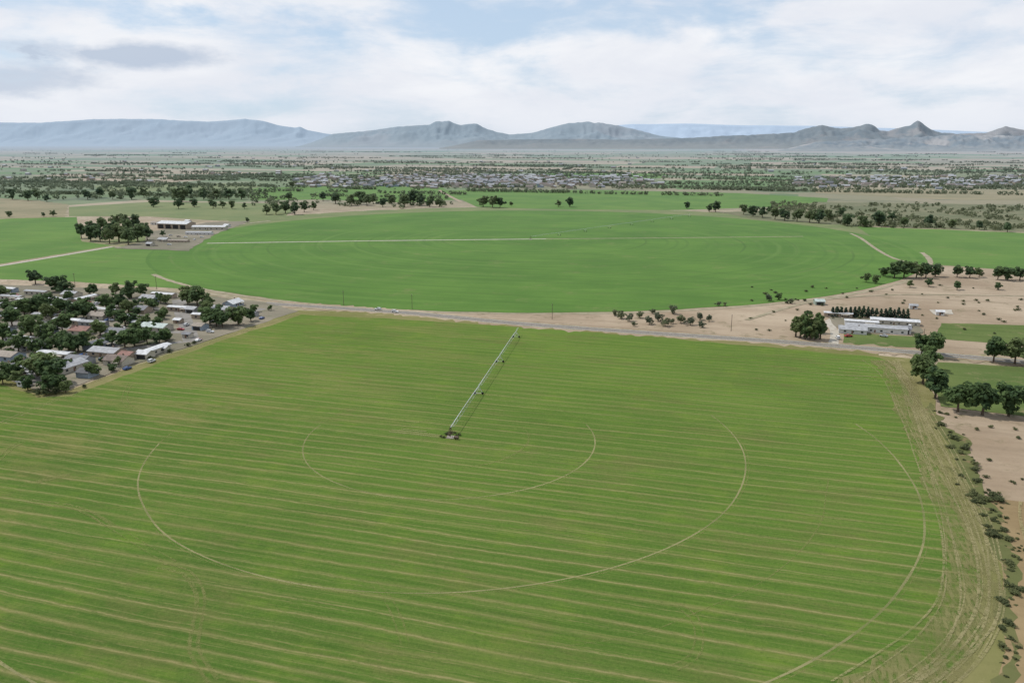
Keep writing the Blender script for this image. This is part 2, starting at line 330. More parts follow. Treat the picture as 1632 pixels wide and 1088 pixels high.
# roads
road=[(-400,452),(-200,456),(60,462),(250,470),(430,484),(640,498),(830,516),(1040,531),(1250,545),(1450,561),(1632,577),(1800,592)]
rw=[G(*p) for p in road]
sh_l=[(p[0],p[1]) for p in rw]
strip('road_shoulder',rw,17,M['sand'],'wide uneven tan dirt shoulder of the county road',jit=.9)
strip('road_shoulder',rw,11,M['path'],'sandy gravel shoulder of the county road',jit=.5)
strip('road',rw,7.6,M['asph'],'two lane grey asphalt county road',jit=.08)
strip('road_marking',rw,.22,M['yellow'],'yellow centre line on the asphalt road',jit=0)
strip('road_marking',rw,.15,M['white'],'white edge line on the asphalt road',off=3.4,jit=0)
strip('road_marking',rw,.15,M['white'],'white edge line on the asphalt road',off=-3.4,jit=0)
def path(pp,w,label,m='gravel',nm='dirt_path'): strip(nm,[G(*p) for p in pp],w,M[m],label,jit=.3)
path([(-60,433),(0,424),(90,409),(182,393)],6,'pale gravel lane leading to the farmyard')
path([(180,393),(250,396),(290,385),(360,362),(430,352)],7,'dirt lane along the farmyard','path')
path([(330,388),(600,384),(870,381)],5,'thin pale service track across the circular field')
path([(870,381),(1100,379),(1280,377)],3.5,'thin pale service track across the circular field','path')
path([(1355,372),(1372,380),(1398,398),(1425,412),(1470,424)],4,'tan dirt lane beside the circular field','path')
path([(700,303),(715,312),(735,322)],8,'tan dirt lane','sand')
path([(1328,548),(1330,530),(1322,512),(1340,506)],5,'pale gravel driveway to the farm buildings')
path([(260,464),(330,468),(420,483)],7,'dirt lane by the circular field','path')
path([(1190,510),(1300,480),(1430,470),(1632,472)],3.5,'faint dirt lane through the sandy lot','path')
sheet('yard_ground',[(-300,455),(-60,452),(60,456),(250,463),(420,482),(478,496),(340,540),(200,585),(110,620),(66,627),(0,600),(-300,555)],M['yard'],'worn dirt yards between houses',jit=2)
for pp,w in [([(285,478),(290,500),(300,525),(305,545)],9),([(20,476),(150,484),(285,496),(360,505),(420,492)],6),([(-20,530),(80,522),(180,528),(300,530)],5.5),([(-20,578),(60,570),(160,562),(290,545)],5.5),([(150,484),(165,528),(190,560)],5),([(30,478),(20,530),(40,575),(60,612)],5)]:
    strip('street',[G(*p) for p in pp],w,M['lot'],'worn grey residential street between houses',jit=.08)
ptrack([(90,632),(200,592),(340,545),(480,499)],1.0,M['tr3'],(0,1.8),wob=1,label='dirt lane track behind the houses')
sheet('paved_lot',[(235,370),(330,355),(400,352),(340,375),(300,400),(180,396),(230,385)],M['yard'],'packed dirt farmyard',jit=3)
sheet('paved_lot',[(1320,506),(1462,508),(1470,532),(1345,532)],M['yard'],'packed dirt yard around the farm buildings',jit=2)
sheet('paved_lot',[(1482,494),(1516,494),(1520,501),(1486,501)],M['gravel'],'white gravel pad on the sandy lot',jit=1)
ZR=ZL[0]
# ------------------------------------------------------------ hills
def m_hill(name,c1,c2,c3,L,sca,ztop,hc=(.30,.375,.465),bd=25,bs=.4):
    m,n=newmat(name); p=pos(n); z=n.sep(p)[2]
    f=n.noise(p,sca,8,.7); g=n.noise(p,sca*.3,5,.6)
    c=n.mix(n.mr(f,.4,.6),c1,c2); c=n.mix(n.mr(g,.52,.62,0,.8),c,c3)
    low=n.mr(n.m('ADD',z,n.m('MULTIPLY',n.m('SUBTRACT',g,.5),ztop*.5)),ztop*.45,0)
    c=n.mix(n.m('MULTIPLY',low,.7),c,(.20,.18,.13))  # lower slopes lightened by height, tan-green haze painted into the colour
    finish(n,painted_haze(n,c,L,hc),1,.02,bump=f,bs=bs,bd=bd); return m
def hill(prof,D,depth,mat,label,seed,rel=.3,hs=.96,crag=0.0):
    x0,x1=prof[0][0],prof[-1][0]; nx=420
    xs=np.linspace(x0,x1,nx); px=[p[0] for p in prof]; py=[p[1] for p in prof]; nj=54
    V=[];Fc=[]
    for j in range(nj+1):
        q=j/nj*2-1; Dj=D*(1+depth*q); a=abs(q)
        for x in xs:
            xw=x+a*70*noise.noise(Vector((x*.012,q*3.0,seed)))+a*22*noise.noise(Vector((x*.05,q*7.0,seed+3)))
            y=228-(228-np.interp(min(max(xw,x0),x1),px,py))*hs
            v=(544-y)/F; fw=CT+v*ST; up=v*CT-ST; s=D/fw
            hh=max(0,H+up*s)+10
            X=(x-816)/F*(Dj/fw); wx,wy=W(X,Dj)
            nn=noise.fractal(Vector((wx/(D*.05),wy/(D*.05),seed)),.9,2.1,6)
            rg=1-abs(noise.noise(Vector((wx/(D*.022),wy/(D*.03),seed+5))))*2
            rg2=1-abs(noise.noise(Vector((wx/(D*.009),wy/(D*.012),seed+8))))*2
            base=(1-a)**1.9
            k=base*(1+rel*nn*min(1,a*5))-rel*.45*rg*a*(1-a)**1.5*2+.02*nn*(a<.1)
            k+=crag*(rg2-.5)*min(1,(1-a)*1.3)*(.35+base)*min(1,.35+a*4)
            edge=min(1,(x-x0)/60,(x1-x)/60)
            V.append((wx,wy,max(-5,hh*k*edge)))
    n_=len(xs)
    for j in range(nj):
        for i in range(n_-1): a=j*n_+i; Fc.append((a,a+1,a+n_+1,a+n_))
    return struct(mk('hill',V,Fc,mat,smooth=True),label,'hill')
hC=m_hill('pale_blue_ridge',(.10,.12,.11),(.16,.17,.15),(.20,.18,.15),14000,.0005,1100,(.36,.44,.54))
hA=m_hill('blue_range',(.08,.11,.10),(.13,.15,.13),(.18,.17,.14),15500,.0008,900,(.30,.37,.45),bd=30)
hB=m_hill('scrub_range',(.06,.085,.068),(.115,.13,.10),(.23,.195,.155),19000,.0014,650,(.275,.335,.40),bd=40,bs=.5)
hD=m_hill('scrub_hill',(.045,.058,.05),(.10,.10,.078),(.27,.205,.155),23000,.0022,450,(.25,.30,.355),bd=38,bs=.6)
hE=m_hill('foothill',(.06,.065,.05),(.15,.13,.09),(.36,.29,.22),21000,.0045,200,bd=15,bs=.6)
hill([(850,212),(930,203),(1010,197),(1100,196),(1200,199),(1290,200),(1400,203),(1500,207),(1620,212),(1750,214)],48000,.12,hC,'very distant pale blue mountain ridge',1.1)
hill([(-260,197),(-100,198),(0,194),(60,195),(110,191),(150,188),(240,188),(290,191),(330,193),(390,188),(420,192),(445,199),(470,203),(478,201),(490,207),(520,213),(600,223)],34000,.14,hA,'long hazy blue mountain range',2.3,crag=.02,hs=.95)
hill([(470,221),(520,214),(580,208),(640,200),(685,197),(695,191),(705,192),(715,190),(722,194),(735,198),(750,196),(760,195),(770,202),(790,209),(812,214),(850,211),(880,202),(905,195),(940,192),(975,196),(1010,204),(1050,216),(1110,223),(1200,227)],24000,.14,hB,'hazy green blue hills with a rocky top',3.7,hs=.92,crag=.06,rel=.4)
hill([(700,226),(820,223),(900,222),(1000,223),(1080,221),(1160,217),(1230,213),(1265,211),(1280,205),(1298,200),(1312,198),(1325,202),(1340,204),(1362,202),(1380,195),(1390,198),(1402,206),(1415,209),(1428,204),(1440,201),(1450,199),(1463,189),(1472,196),(1484,206),(1498,211),(1530,213),(1572,212),(1590,205),(1602,200),(1615,203),(1640,209),(1700,208),(1800,207),(1900,214)],17500,.13,hD,'dark scrub covered hills with a pointed peak',4.9,hs=.92,crag=.085,rel=.45)
hill([(1240,229),(1330,226),(1400,223),(1470,219),(1530,216),(1600,218),(1680,216),(1800,217),(1900,222)],12000,.11,hE,'low brown foothills with pale road cuts',6.3,crag=.12,rel=.5)
# ------------------------------------------------------------ trees
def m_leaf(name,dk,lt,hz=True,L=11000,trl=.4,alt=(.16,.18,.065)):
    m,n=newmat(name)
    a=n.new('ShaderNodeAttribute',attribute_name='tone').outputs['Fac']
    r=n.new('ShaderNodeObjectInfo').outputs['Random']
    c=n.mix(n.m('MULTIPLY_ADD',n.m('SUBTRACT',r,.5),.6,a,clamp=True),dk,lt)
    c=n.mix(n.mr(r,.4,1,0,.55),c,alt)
    if hz: c=painted_haze(n,c,L)
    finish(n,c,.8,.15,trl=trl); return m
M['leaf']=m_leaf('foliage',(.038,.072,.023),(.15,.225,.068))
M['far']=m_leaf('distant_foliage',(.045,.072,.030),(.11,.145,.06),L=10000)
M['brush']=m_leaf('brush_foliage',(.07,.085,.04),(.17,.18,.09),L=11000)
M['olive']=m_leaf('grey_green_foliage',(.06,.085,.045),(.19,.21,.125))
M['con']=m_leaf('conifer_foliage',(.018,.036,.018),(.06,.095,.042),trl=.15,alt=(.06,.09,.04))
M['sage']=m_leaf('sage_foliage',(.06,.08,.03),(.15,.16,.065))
M['bark']=simple('bark',(.12,.09,.065),(.06,.045,.03),2.0)
def crown(kind,rs,nl=1700,size=(.35,.75)):
    r=np.random.default_rng(rs); C=[];Rr=[];T=[]
    if kind=='conifer':
        for i in range(40):
            z=r.uniform(1,9.6); rad=(10-z)*.24*r.uniform(.5,1); a=r.uniform(0,6.28); C.append((rad*math.cos(a),rad*math.sin(a),z)); Rr.append(.45+.06*(10-z)); T.append(r.uniform(.2,.8))
    else:
        rx,rz,cz={'broad':(3.8,3.6,5.6),'tall':(2.0,4.1,5.3),'shrub':(4.2,3.2,4.6)}[kind]
        nc=34
        for i in range(nc):
            d=r.normal(size=3); d/=np.linalg.norm(d); q=r.uniform(.35,1.08)
            lob=1+.28*math.sin(2*math.atan2(d[1],d[0])+rs)+.16*math.sin(5*math.atan2(d[1],d[0])+rs*2)
            C.append((d[0]*rx*q*lob,d[1]*rx*q*lob,cz+d[2]*rz*q)); Rr.append(r.uniform(.6,1.45)*rx/3.3); T.append(r.uniform(.05,.95))
    C=np.array(C);Rr=np.array(Rr);T=np.array(T)
    ix=r.integers(0,len(C),nl); d=r.normal(size=(nl,3)); d/=np.linalg.norm(d,axis=1)[:,None]
    P=C[ix]+d*(Rr[ix]*r.uniform(.55,1.05,nl))[:,None]*np.array([1,1,.8])
    P[:,2]=np.maximum(P[:,2],.4)
    nrm=d+r.normal(size=(nl,3))*.35+np.array([0,0,.7]); nrm/=np.linalg.norm(nrm,axis=1)[:,None]
    t1=np.cross(nrm,r.normal(size=(nl,3))); t1/=np.linalg.norm(t1,axis=1)[:,None]; t2=np.cross(nrm,t1)
    s=r.uniform(size[0],size[1],nl)[:,None]; t1=t1*s; t2=t2*s*.7
    V=np.stack([P-t1-t2*.3,P+t2,P+t1+t2*.2,P-t2],1).reshape(-1,3)
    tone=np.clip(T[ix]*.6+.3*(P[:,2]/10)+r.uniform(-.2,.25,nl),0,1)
    return V,np.repeat(tone,4)
def tubes(segs,ns=6):
    V=[];Fc=[]
    for a,b,ra,rb in segs:
        a=Vector(a);b=Vector(b);z=(b-a).normalized(); x=z.orthogonal().normalized(); y=z.cross(x); k=len(V)
        for c,rr in((a,ra),(b,rb)):
            for i in range(ns): t=i*math.tau/ns; V.append(tuple(c+x*rr*math.cos(t)+y*rr*math.sin(t)))
        for i in range(ns): j=(i+1)%ns; Fc.append((k+i,k+j,k+ns+j,k+ns+i))
        Fc.append(tuple(k+ns+i for i in range(ns))); Fc.append(tuple(k+ns-1-i for i in range(ns)))
    return V,Fc
def tonemesh(name,V,T,mats,extra=None):
    nq=len(V)//4; vv=[tuple(v) for v in V.tolist()]; ff=[(4*i,4*i+1,4*i+2,4*i+3) for i in range(nq)]; fm=[0]*nq; tone=list(T)
    if extra:
        k=len(vv); vv+=extra[0]; ff+=[tuple(i+k for i in f) for f in extra[1]]; fm+=[1]*len(extra[1]); tone+=[.5]*len(extra[0])
    me=bpy.data.meshes.new(name); me.from_pydata(vv,[],ff)
    for m in mats: me.materials.append(m)
    me.polygons.foreach_set('material_index',fm)
    at=me.attributes.new('tone','FLOAT','POINT'); at.data.foreach_set('value',np.array(tone,dtype=np.float32)); me.update(); return me
PROT={}
for kind,matk in(('broad','leaf'),('tall','leaf'),('conifer','con'),('shrub','olive'),('sage','sage')):
    for v in range(5 if kind=='broad' else 3):
        kk='shrub' if kind=='sage' else kind
        V,T=crown(kk,v*7+len(kind),1700 if kk in('broad','tall') else 900)
        top=4.5 if kk!='shrub' else 2.5
        segs=[((0,0,-.1),(.1,0,top*.55),.38,.27),((.1,0,top*.55),(.0,.2,top+1.5),.27,.12)]
        for i in range(5):
            a=i*1.3+v; segs.append(((.1,0,top*(.5+.1*i)),(1.6*math.cos(a),1.6*math.sin(a),top+.9+.3*i),.15,.05))
        if kk=='conifer': segs=[((0,0,-.1),(0,0,8.5),.28,.05)]
        tv,tf=tubes(segs)
        me=bpy.data.meshes.new('trunk'); me.from_pydata(tv,[],tf); me.materials.append(M['bark'])
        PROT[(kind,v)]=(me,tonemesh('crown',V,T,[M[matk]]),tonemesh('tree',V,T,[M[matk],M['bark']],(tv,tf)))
treecount=[0]
KL={'broad':('broadleaf_tree','tree'),'tall':('cottonwood_tree','tree'),'conifer':('conifer_tree','tree'),'shrub':('olive_tree','tree'),'sage':('shrub','shrub')}
def tree(x,y,h,kind,label,group,parts=False,sx=1.0):
    v=random.randrange(5 if kind=='broad' else 3); s=h/9.6; nm,cat=KL[kind]
    if parts:
        o=bpy.data.objects.new(nm,None); COL.objects.link(o)
        for pn,me in(('trunk',PROT[(kind,v)][0]),('crown',PROT[(kind,v)][1])):
            c=bpy.data.objects.new(pn,me); c.parent=o; COL.objects.link(c)
    else:
        o=bpy.data.objects.new(nm,PROT[(kind,v)][2]); COL.objects.link(o)
    o.location=(x,y,.02); o.rotation_euler=(0,0,random.uniform(0,6.28)); o.scale=(s*sx,s*sx*random.uniform(.85,1.15),s)
    o['label']=label; o['category']=cat; o['group']=group; treecount[0]+=1
def T(lst,kind,label,group,parts=False,sx=1.0,k=1.0):
    for x,y,h in lst:
        wx,wy=G(x,y); hm=h*dep(y)/F*k
        tree(wx,wy,hm,kind,label,group,parts,sx*random.uniform(.9,1.15))
T([(1470,612,52),(1490,634,48),(1487,568,40),(1468,566,34),(1480,590,40),(1583,577,42),(1617,580,45),(1652,584,45)],'broad','dense dark green tree beside the county road','trees by the road',True)
T([(1526,656,50),(1565,661,57),(1607,663,54),(1650,668,55)],'broad','rounded dark green tree at the pasture edge','row of round trees',True)
T([(1268,537,36),(1275,539,42),(1283,541,40),(1291,541,44),(1299,541,38),(1307,541,42),(1283,531,38),(1300,530,36)],'tall','narrow upright dark tree beside farm driveway','farmstead trees',True)
T([(x,505+(x-1328)*.03,15+random.random()*4) for x in range(1326,1452,7)],'conifer','small dark conifer in a windbreak row','conifer windbreak row',True,1.3)
T([(1425,443,26),(1440,443,28),(1460,443,26),(1475,443,26),(1490,441,22),(1525,442,20),(1545,443,20),(1560,442,16),(1590,446,22),(1605,447,22),(1625,447,22),(1645,447,24),(1480,457,14),(1450,458,12),(1525,462,14),(1590,462,12),(1380,450,15),(1395,452,15),(1375,500,9),(1408,440,14),(1240,478,12)],'broad','dark tree at the edge of the sandy lot','trees on the sandy lot')
T([(980,503,12),(990,508,15),(1003,512,15),(1020,507,13),(1035,517,16),(1050,512,17),(1060,520,16),(1072,500,17),(1085,515,16),(1100,518,15),(1115,510,14),(1118,522,12),(1145,488,9),(1155,488,8),(1225,480,14),(1260,484,10),(1040,500,10),(1010,520,9),(1130,512,12),(1070,516,10)],'shrub','grey green bushy tree on dry sand','olive trees on dry sand')
T([(1140,338,18),(1130,338,12),(1185,342,16),(1200,345,18),(1215,347,18),(1235,350,20),(1250,352,20),(1270,353,20),(1290,355,22),(1305,356,22),(1320,352,18),(1350,360,20),(1375,362,18),(1400,360,24),(1440,362,16),(1480,362,20),(1225,340,12),(1340,345,14),(1420,352,14),(1515,364,15),(1560,366,14),(1605,370,16),(1095,333,12),(770,330,18),(785,331,20),(797,331,16),(890,330,11),(908,330,16),(815,329,8)],'broad','dark green tree at the edge of the circular field','trees around the circular field')
T([(515,320,14),(535,325,18),(560,328,18),(575,326,22),(585,328,18),(610,330,14),(625,325,14),(645,330,20),(655,327,24),(670,328,20),(685,330,18),(700,330,14),(425,342,16),(440,342,18),(455,340,20),(470,342,20),(485,338,16),(460,320,14),(465,299,10),(500,335,14),(595,325,14)],'broad','tree in a row bordering the irrigated circle','trees around the circular field')
T([(245,330,16),(285,333,18),(290,322,24),(300,315,20),(310,330,14),(325,318,18),(345,318,18),(365,318,18),(385,318,18),(370,333,14),(340,332,14),(355,332,12),(390,333,10),(60,318,16),(45,320,16),(20,318,18),(75,322,12),(140,318,16),(160,315,16),(180,318,14),(210,318,20),(230,315,16),(85,345,10),(70,346,8),(15,346,10)],'broad','dark tree scattered over the pasture','pasture trees')
T([(130,380,24),(145,384,26),(160,385,26),(175,388,26),(190,386,30),(205,390,28),(220,385,28),(235,383,22),(165,368,22),(185,362,20),(200,362,22),(215,365,24),(150,372,20),(178,376,24),(205,376,26),(228,374,20),(260,377,10),(395,355,9)],'broad','dark tree in the farm grove','farm grove trees',sx=.95)
nb=[(57,453,22),(90,465,24),(105,470,20),(210,475,26),(185,470,18),(315,488,30),(300,485,26),(330,490,20),(5,475,20),(150,470,16),(60,500,28),(40,505,26),(80,510,26),(100,500,24),(120,510,28),(140,505,26),(20,520,28),(50,535,32),(75,545,28),(100,530,28),(5,545,28),(30,560,28),(110,565,34),(95,560,30),(125,560,28),(70,605,42),(85,612,38),(60,600,34),(95,620,22),(150,600,22),(135,500,24),(180,510,24),(200,520,24),(200,555,26),(215,552,28),(235,548,24),(255,548,20),(180,550,22),(265,545,18),(345,520,30),(355,522,24),(335,518,26),(380,518,28),(400,512,18),(205,500,22),(170,495,24),(190,490,22),(265,485,14),(10,600,22),(25,600,20),(220,535,20),(160,535,24),(330,500,18),(75,490,22),(15,498,20),(110,482,18),(-20,520,26),(-30,560,30),(140,548,20),(60,565,24),(240,490,14),(405,498,12),(430,495,8)]
T(nb,'broad','leafy green tree shading the houses','neighbourhood trees',True,1.13,1.12)
rr=random.Random(5); ex_=[]
for i in range(60):
    x=rr.uniform(-30,270); y=rr.uniform(468,545+ (45 if x<190 else 0))
    ex_.append((x,y,rr.uniform(9,21)))
ex_+=[(45,622,26),(30,612,24),(180,592,12),(5,612,26),(105,626,20),(78,626,34)]
T(ex_,'broad','mid green tree between houses','neighbourhood trees',True,1.1)
T([(75,630,16),(62,628,12),(90,628,14),(135,618,8),(300,552,8),(270,562,8),(310,548,7),(240,572,7)],'sage','low green bush on the field margin','margin bushes')
sh=[]
for i in range(80):
    t=random.random(); y=655+t*225; x=1494+t*105+random.gauss(10,13); sh.append((x,y,random.choice([2.5,3,3.5,4,5,8])*random.uniform(.8,1.2)))
for i in range(46): sh.append((random.gauss(1609,10),random.uniform(850,1080),random.choice([3,4,5,9])))
for i in range(7): sh.append((1543+i*8+random.uniform(-4,4),797+random.uniform(-6,6),random.uniform(7,13)))
T(sh,'sage','low olive green weed clump on the field margin','margin weeds',sx=1.8)
T([(random.uniform(1180,1640),random.uniform(455,535),random.uniform(2.5,5)) for i in range(75)]+[(random.uniform(1520,1650),random.uniform(675,790),random.uniform(3,6)) for i in range(14)],'sage','small scrub bush on bare sand','scrub bushes',sx=1.5)
# distant woodland as one mass
pts=[];bpts=[]
def addpt(x,y,h,w=.5,L=None): (pts if L is None else L).append((*G(x,y),h,w))
nb_=0
while nb_<800:
    x=random.uniform(1230,1760); y0=324+max(0,(x-1330))*.02; y=y0+random.random()*38*min(1,(x-1200)/150); wx,wy=G(x,y)
    if noise.noise(Vector((wx/110,wy/90,8)))>-.12: addpt(x,y,random.choice([2.5,3.5,4,5,7.5]),L=bpts); nb_+=1
for i in range(130): x=random.uniform(-60,410); addpt(x,random.choice([297,303,310,316])+random.gauss(0,1.6),random.uniform(7,12))
for i in range(50): addpt(random.uniform(400,720),random.gauss(326,3),random.uniform(6,10))
for i in range(560): addpt(random.uniform(440,1090),random.triangular(272,304,290),random.uniform(4,8))
for i in range(320): addpt(random.uniform(1230,1760),random.triangular(277,306,294),random.uniform(4,8))
n0=0
while n0<2400:
    x=random.uniform(-120,1760); y=238+62*random.random()**1.1; wx,wy=G(x,y)
    q=noise.fractal(Vector((wx/1300,wy/300,3.3)),.8,2,3)+.15*(x<500)-.12*(x>1100)
    if q>.38:
        addpt(x,y,random.uniform(5,10)); n0+=1
for k in range(160):
    x=random.uniform(-100,1700); y=random.uniform(241,308); wx,wy=G(x,y); L=random.uniform(200,1000); an=0 if random.random()<.92 else math.pi/2
    for j in range(int(L/7.5)):
        if noise.noise(Vector((j*.08,k*3.1,0)))>-.2: pts.append((wx+math.cos(an)*j*7.5+random.gauss(0,2.5),wy+math.sin(an)*j*7.5+random.gauss(0,3),random.uniform(5,10),.5))
def woodland(pts):
    A=np.array([(p[0],p[1],p[2]) for p in pts]); nt=len(A); K=22
    h=np.repeat(A[:,2],K); wdt=np.repeat(rng.uniform(.45,.9,nt),K)
    d=rng.normal(size=(nt*K,3)); d/=np.linalg.norm(d,axis=1)[:,None]
    P=np.stack([np.repeat(A[:,0],K)+d[:,0]*h*wdt*.8,np.repeat(A[:,1],K)+d[:,1]*h*wdt*.8,h*.46+d[:,2]*h*.38],1)
    nr=d+rng.normal(size=d.shape)*.5; nr/=np.linalg.norm(nr,axis=1)[:,None]
    t1=np.cross(nr,rng.normal(size=d.shape)); t1/=np.linalg.norm(t1,axis=1)[:,None]; t2=np.cross(nr,t1)
    s=(h*rng.uniform(.16,.28,nt*K))[:,None]
    V=np.stack([P-t1*s,P+t2*s,P+t1*s,P-t2*s],1).reshape(-1,3)
    tn=np.repeat(rng.uniform(.05,.8,nt),K)+rng.uniform(-.15,.2,nt*K)
    return V,np.repeat(np.clip(tn,0,1),4)
for nm,pp,mt,lb,ct in(('woodland',pts,'far','distant hedgerows and tree groves across the valley','trees'),('river_brush',bpts,'brush','loose olive brown brush thickets beside green fields','brush')):
    V,Tn=woodland(pp); wo=bpy.data.objects.new(nm,tonemesh(nm,V,Tn,[M[mt]])); COL.objects.link(wo)
    wo['kind']='stuff'; wo['label']=lb; wo['category']=ct
# ------------------------------------------------------------ buildings
WC={'white':(.58,.57,.54),'cream':(.46,.42,.34),'tan':(.34,.27,.2),'grey':(.30,.30,.30),'blue':(.28,.33,.38),'brown':(.2,.14,.1),'green':(.28,.34,.28)}
RC={'white':(.60,.60,.60),'lgrey':(.36,.36,.365),'grey':(.20,.20,.21),'tan':(.30,.25,.2),'brown':(.17,.125,.10),'red':(.26,.13,.10),'teal':(.46,.52,.48),'dark':(.10,.10,.105)}
WM={k:simple('siding_'+k,c,tuple(x*.85 for x in c),.5,hz=True) for k,c in WC.items()}
RM={k:simple('roof_'+k,c,tuple(x*.7 for x in c),.6,rough=.7,hz=True) for k,c in RC.items()}
M['glass']=simple('window_glass',(.03,.04,.05),(.02,.025,.03),1,rough=.15,spec=.5)
M['door']=simple('door_paint',(.2,.12,.08),(.16,.1,.07),1)
M['darkopen']=simple('open_bay',(.04,.04,.04),(.03,.03,.03),1)
def boxv(x0,x1,y0,y1,z0,z1):
    V=[(x0,y0,z0),(x1,y0,z0),(x1,y1,z0),(x0,y1,z0),(x0,y0,z1),(x1,y0,z1),(x1,y1,z1),(x0,y1,z1)]
    return V,[(0,3,2,1),(4,5,6,7),(0,1,5,4),(1,2,6,5),(2,3,7,6),(3,0,4,7)]
def join(*parts):
    V=[];Fc=[]
    for v,f in parts: k=len(V); V+=v; Fc+=[tuple(i+k for i in q) for q in f]
    return V,Fc
def bodyv(L,Wd,h,r):
    a=L/2;b=Wd/2
    V=[(-a,-b,-.05),(-a,b,-.05),(-a,b,h),(-a,0,h+r),(-a,-b,h),(a,-b,-.05),(a,b,-.05),(a,b,h),(a,0,h+r),(a,-b,h)]
    return V,[(4,3,2,1,0),(5,6,7,8,9),(0,5,9,4),(1,2,7,6)]
def roofv(L,Wd,h,r,ov=.45,t=.16):
    a=L/2+ov;b=Wd/2+ov; dz=r/(Wd/2)*ov; z0=h-dz+.02; z1=h+r+.02
    V=[]
    for x in(-a,a): V+=[(x,-b,z0),(x,0,z1),(x,b,z0),(x,b,z0+t),(x,0,z1+t),(x,-b,z0+t)]
    return V,[(0,1,4,5),(1,2,3,4),(6,11,10,7),(7,10,9,8),(5,4,10,11),(4,3,9,10),(0,6,7,1),(1,7,8,2),(0,5,11,6),(2,8,9,3)]
def mesh_(name,vf,m):
    me=bpy.data.meshes.new(name); me.from_pydata(vf[0],[],vf[1]); me.materials.append(m); return me
BP={}
def proto(key,L,Wd,h,r,nw=2,chim=False,bay=0,porch=False):
    ps=[('wall',mesh_('wall',bodyv(L,Wd,h,r),WM['white']),'w',None),('roof',mesh_('roof',roofv(L,Wd,h,r),RM['grey']),'r',None)]
    if chim: ps.append(('chimney',mesh_('chimney',boxv(L*.2,L*.2+.7,.3,.9,h+r*.5,h+r+.9),WM['brown']),None,'roof'))
    b=Wd/2
    for sgn in(-1,1):
        y0,y1=(-b-.05,-b+.01) if sgn<0 else (b-.01,b+.05)
        for i in range(nw):
            xc=-L/2+L*(i+.5)/nw+(.9 if i==0 else 0)
            ps.append(('window',mesh_('window',boxv(xc-.75,xc+.75,y0,y1,1.0,2.1),M['glass']),None,None))
    ps.append(('door',mesh_('door',boxv(-L*.02-.5,-L*.02+.5,-b-.06,-b+.01,.05,2.1),M['door']),None,None))
    for i in range(bay):
        xc=-L/2+L*(i+.5)/bay; ps.append(('bay_door',mesh_('bay_door',boxv(xc-L/bay*.36,xc+L/bay*.36,-b-.07,-b+.01,.05,h*.8),M['darkopen']),None,None))
    if porch:
        v=join(boxv(L*.1,L*.4,-b-2.2,-b-.1,2.35,2.5),boxv(L*.1,L*.1+.15,-b-2.1,-b-1.95,0,2.35),boxv(L*.4-.15,L*.4,-b-2.1,-b-1.95,0,2.35),boxv(L*.1,L*.4,-b-2.2,-b-.1,0,.18))
        ps.append(('porch',mesh_('porch',v,WM['cream']),None,None))
    BP[key]=ps
proto('cottage',12,8.5,2.8,1.9,2,True,porch=True); proto('ranch',17,9.5,2.8,1.6,3,True); proto('mobile',19,5,3.0,.55,4,porch=True)
proto('garage',7,7,2.8,1.3,0,bay=1); proto('shed',34,14,5.0,2.0,0,bay=4); proto('long',40,10,3.6,1.3,6); proto('hut',5,4,2.4,.8,1)
def place(key,x,y,rot,wm,rm,label,group,name='house',cat='house',s=1.0):
    o=bpy.data.objects.new(name,None); COL.objects.link(o); o.location=(x,y,.12); o.rotation_euler=(0,0,rot); o.scale=(s,s,s)
    d={}
    for pn,me,mk_,par in BP[key]:
        c=bpy.data.objects.new(pn,me); c.parent=d[par] if par else o; COL.objects.link(c); d[pn]=c
        if mk_: c.material_slots[0].link='OBJECT'; c.material_slots[0].material=WM[wm] if mk_=='w' else RM[rm]
    o['label']=label; o['category']=cat; o['group']=group
RN={'white':'white','lgrey':'light grey','grey':'grey','tan':'tan','brown':'brown','red':'red','teal':'pale teal','dark':'dark'}
KN={'cottage':'small gabled house','ranch':'low ranch house','mobile':'long mobile home','garage':'detached garage','hut':'small shed'}
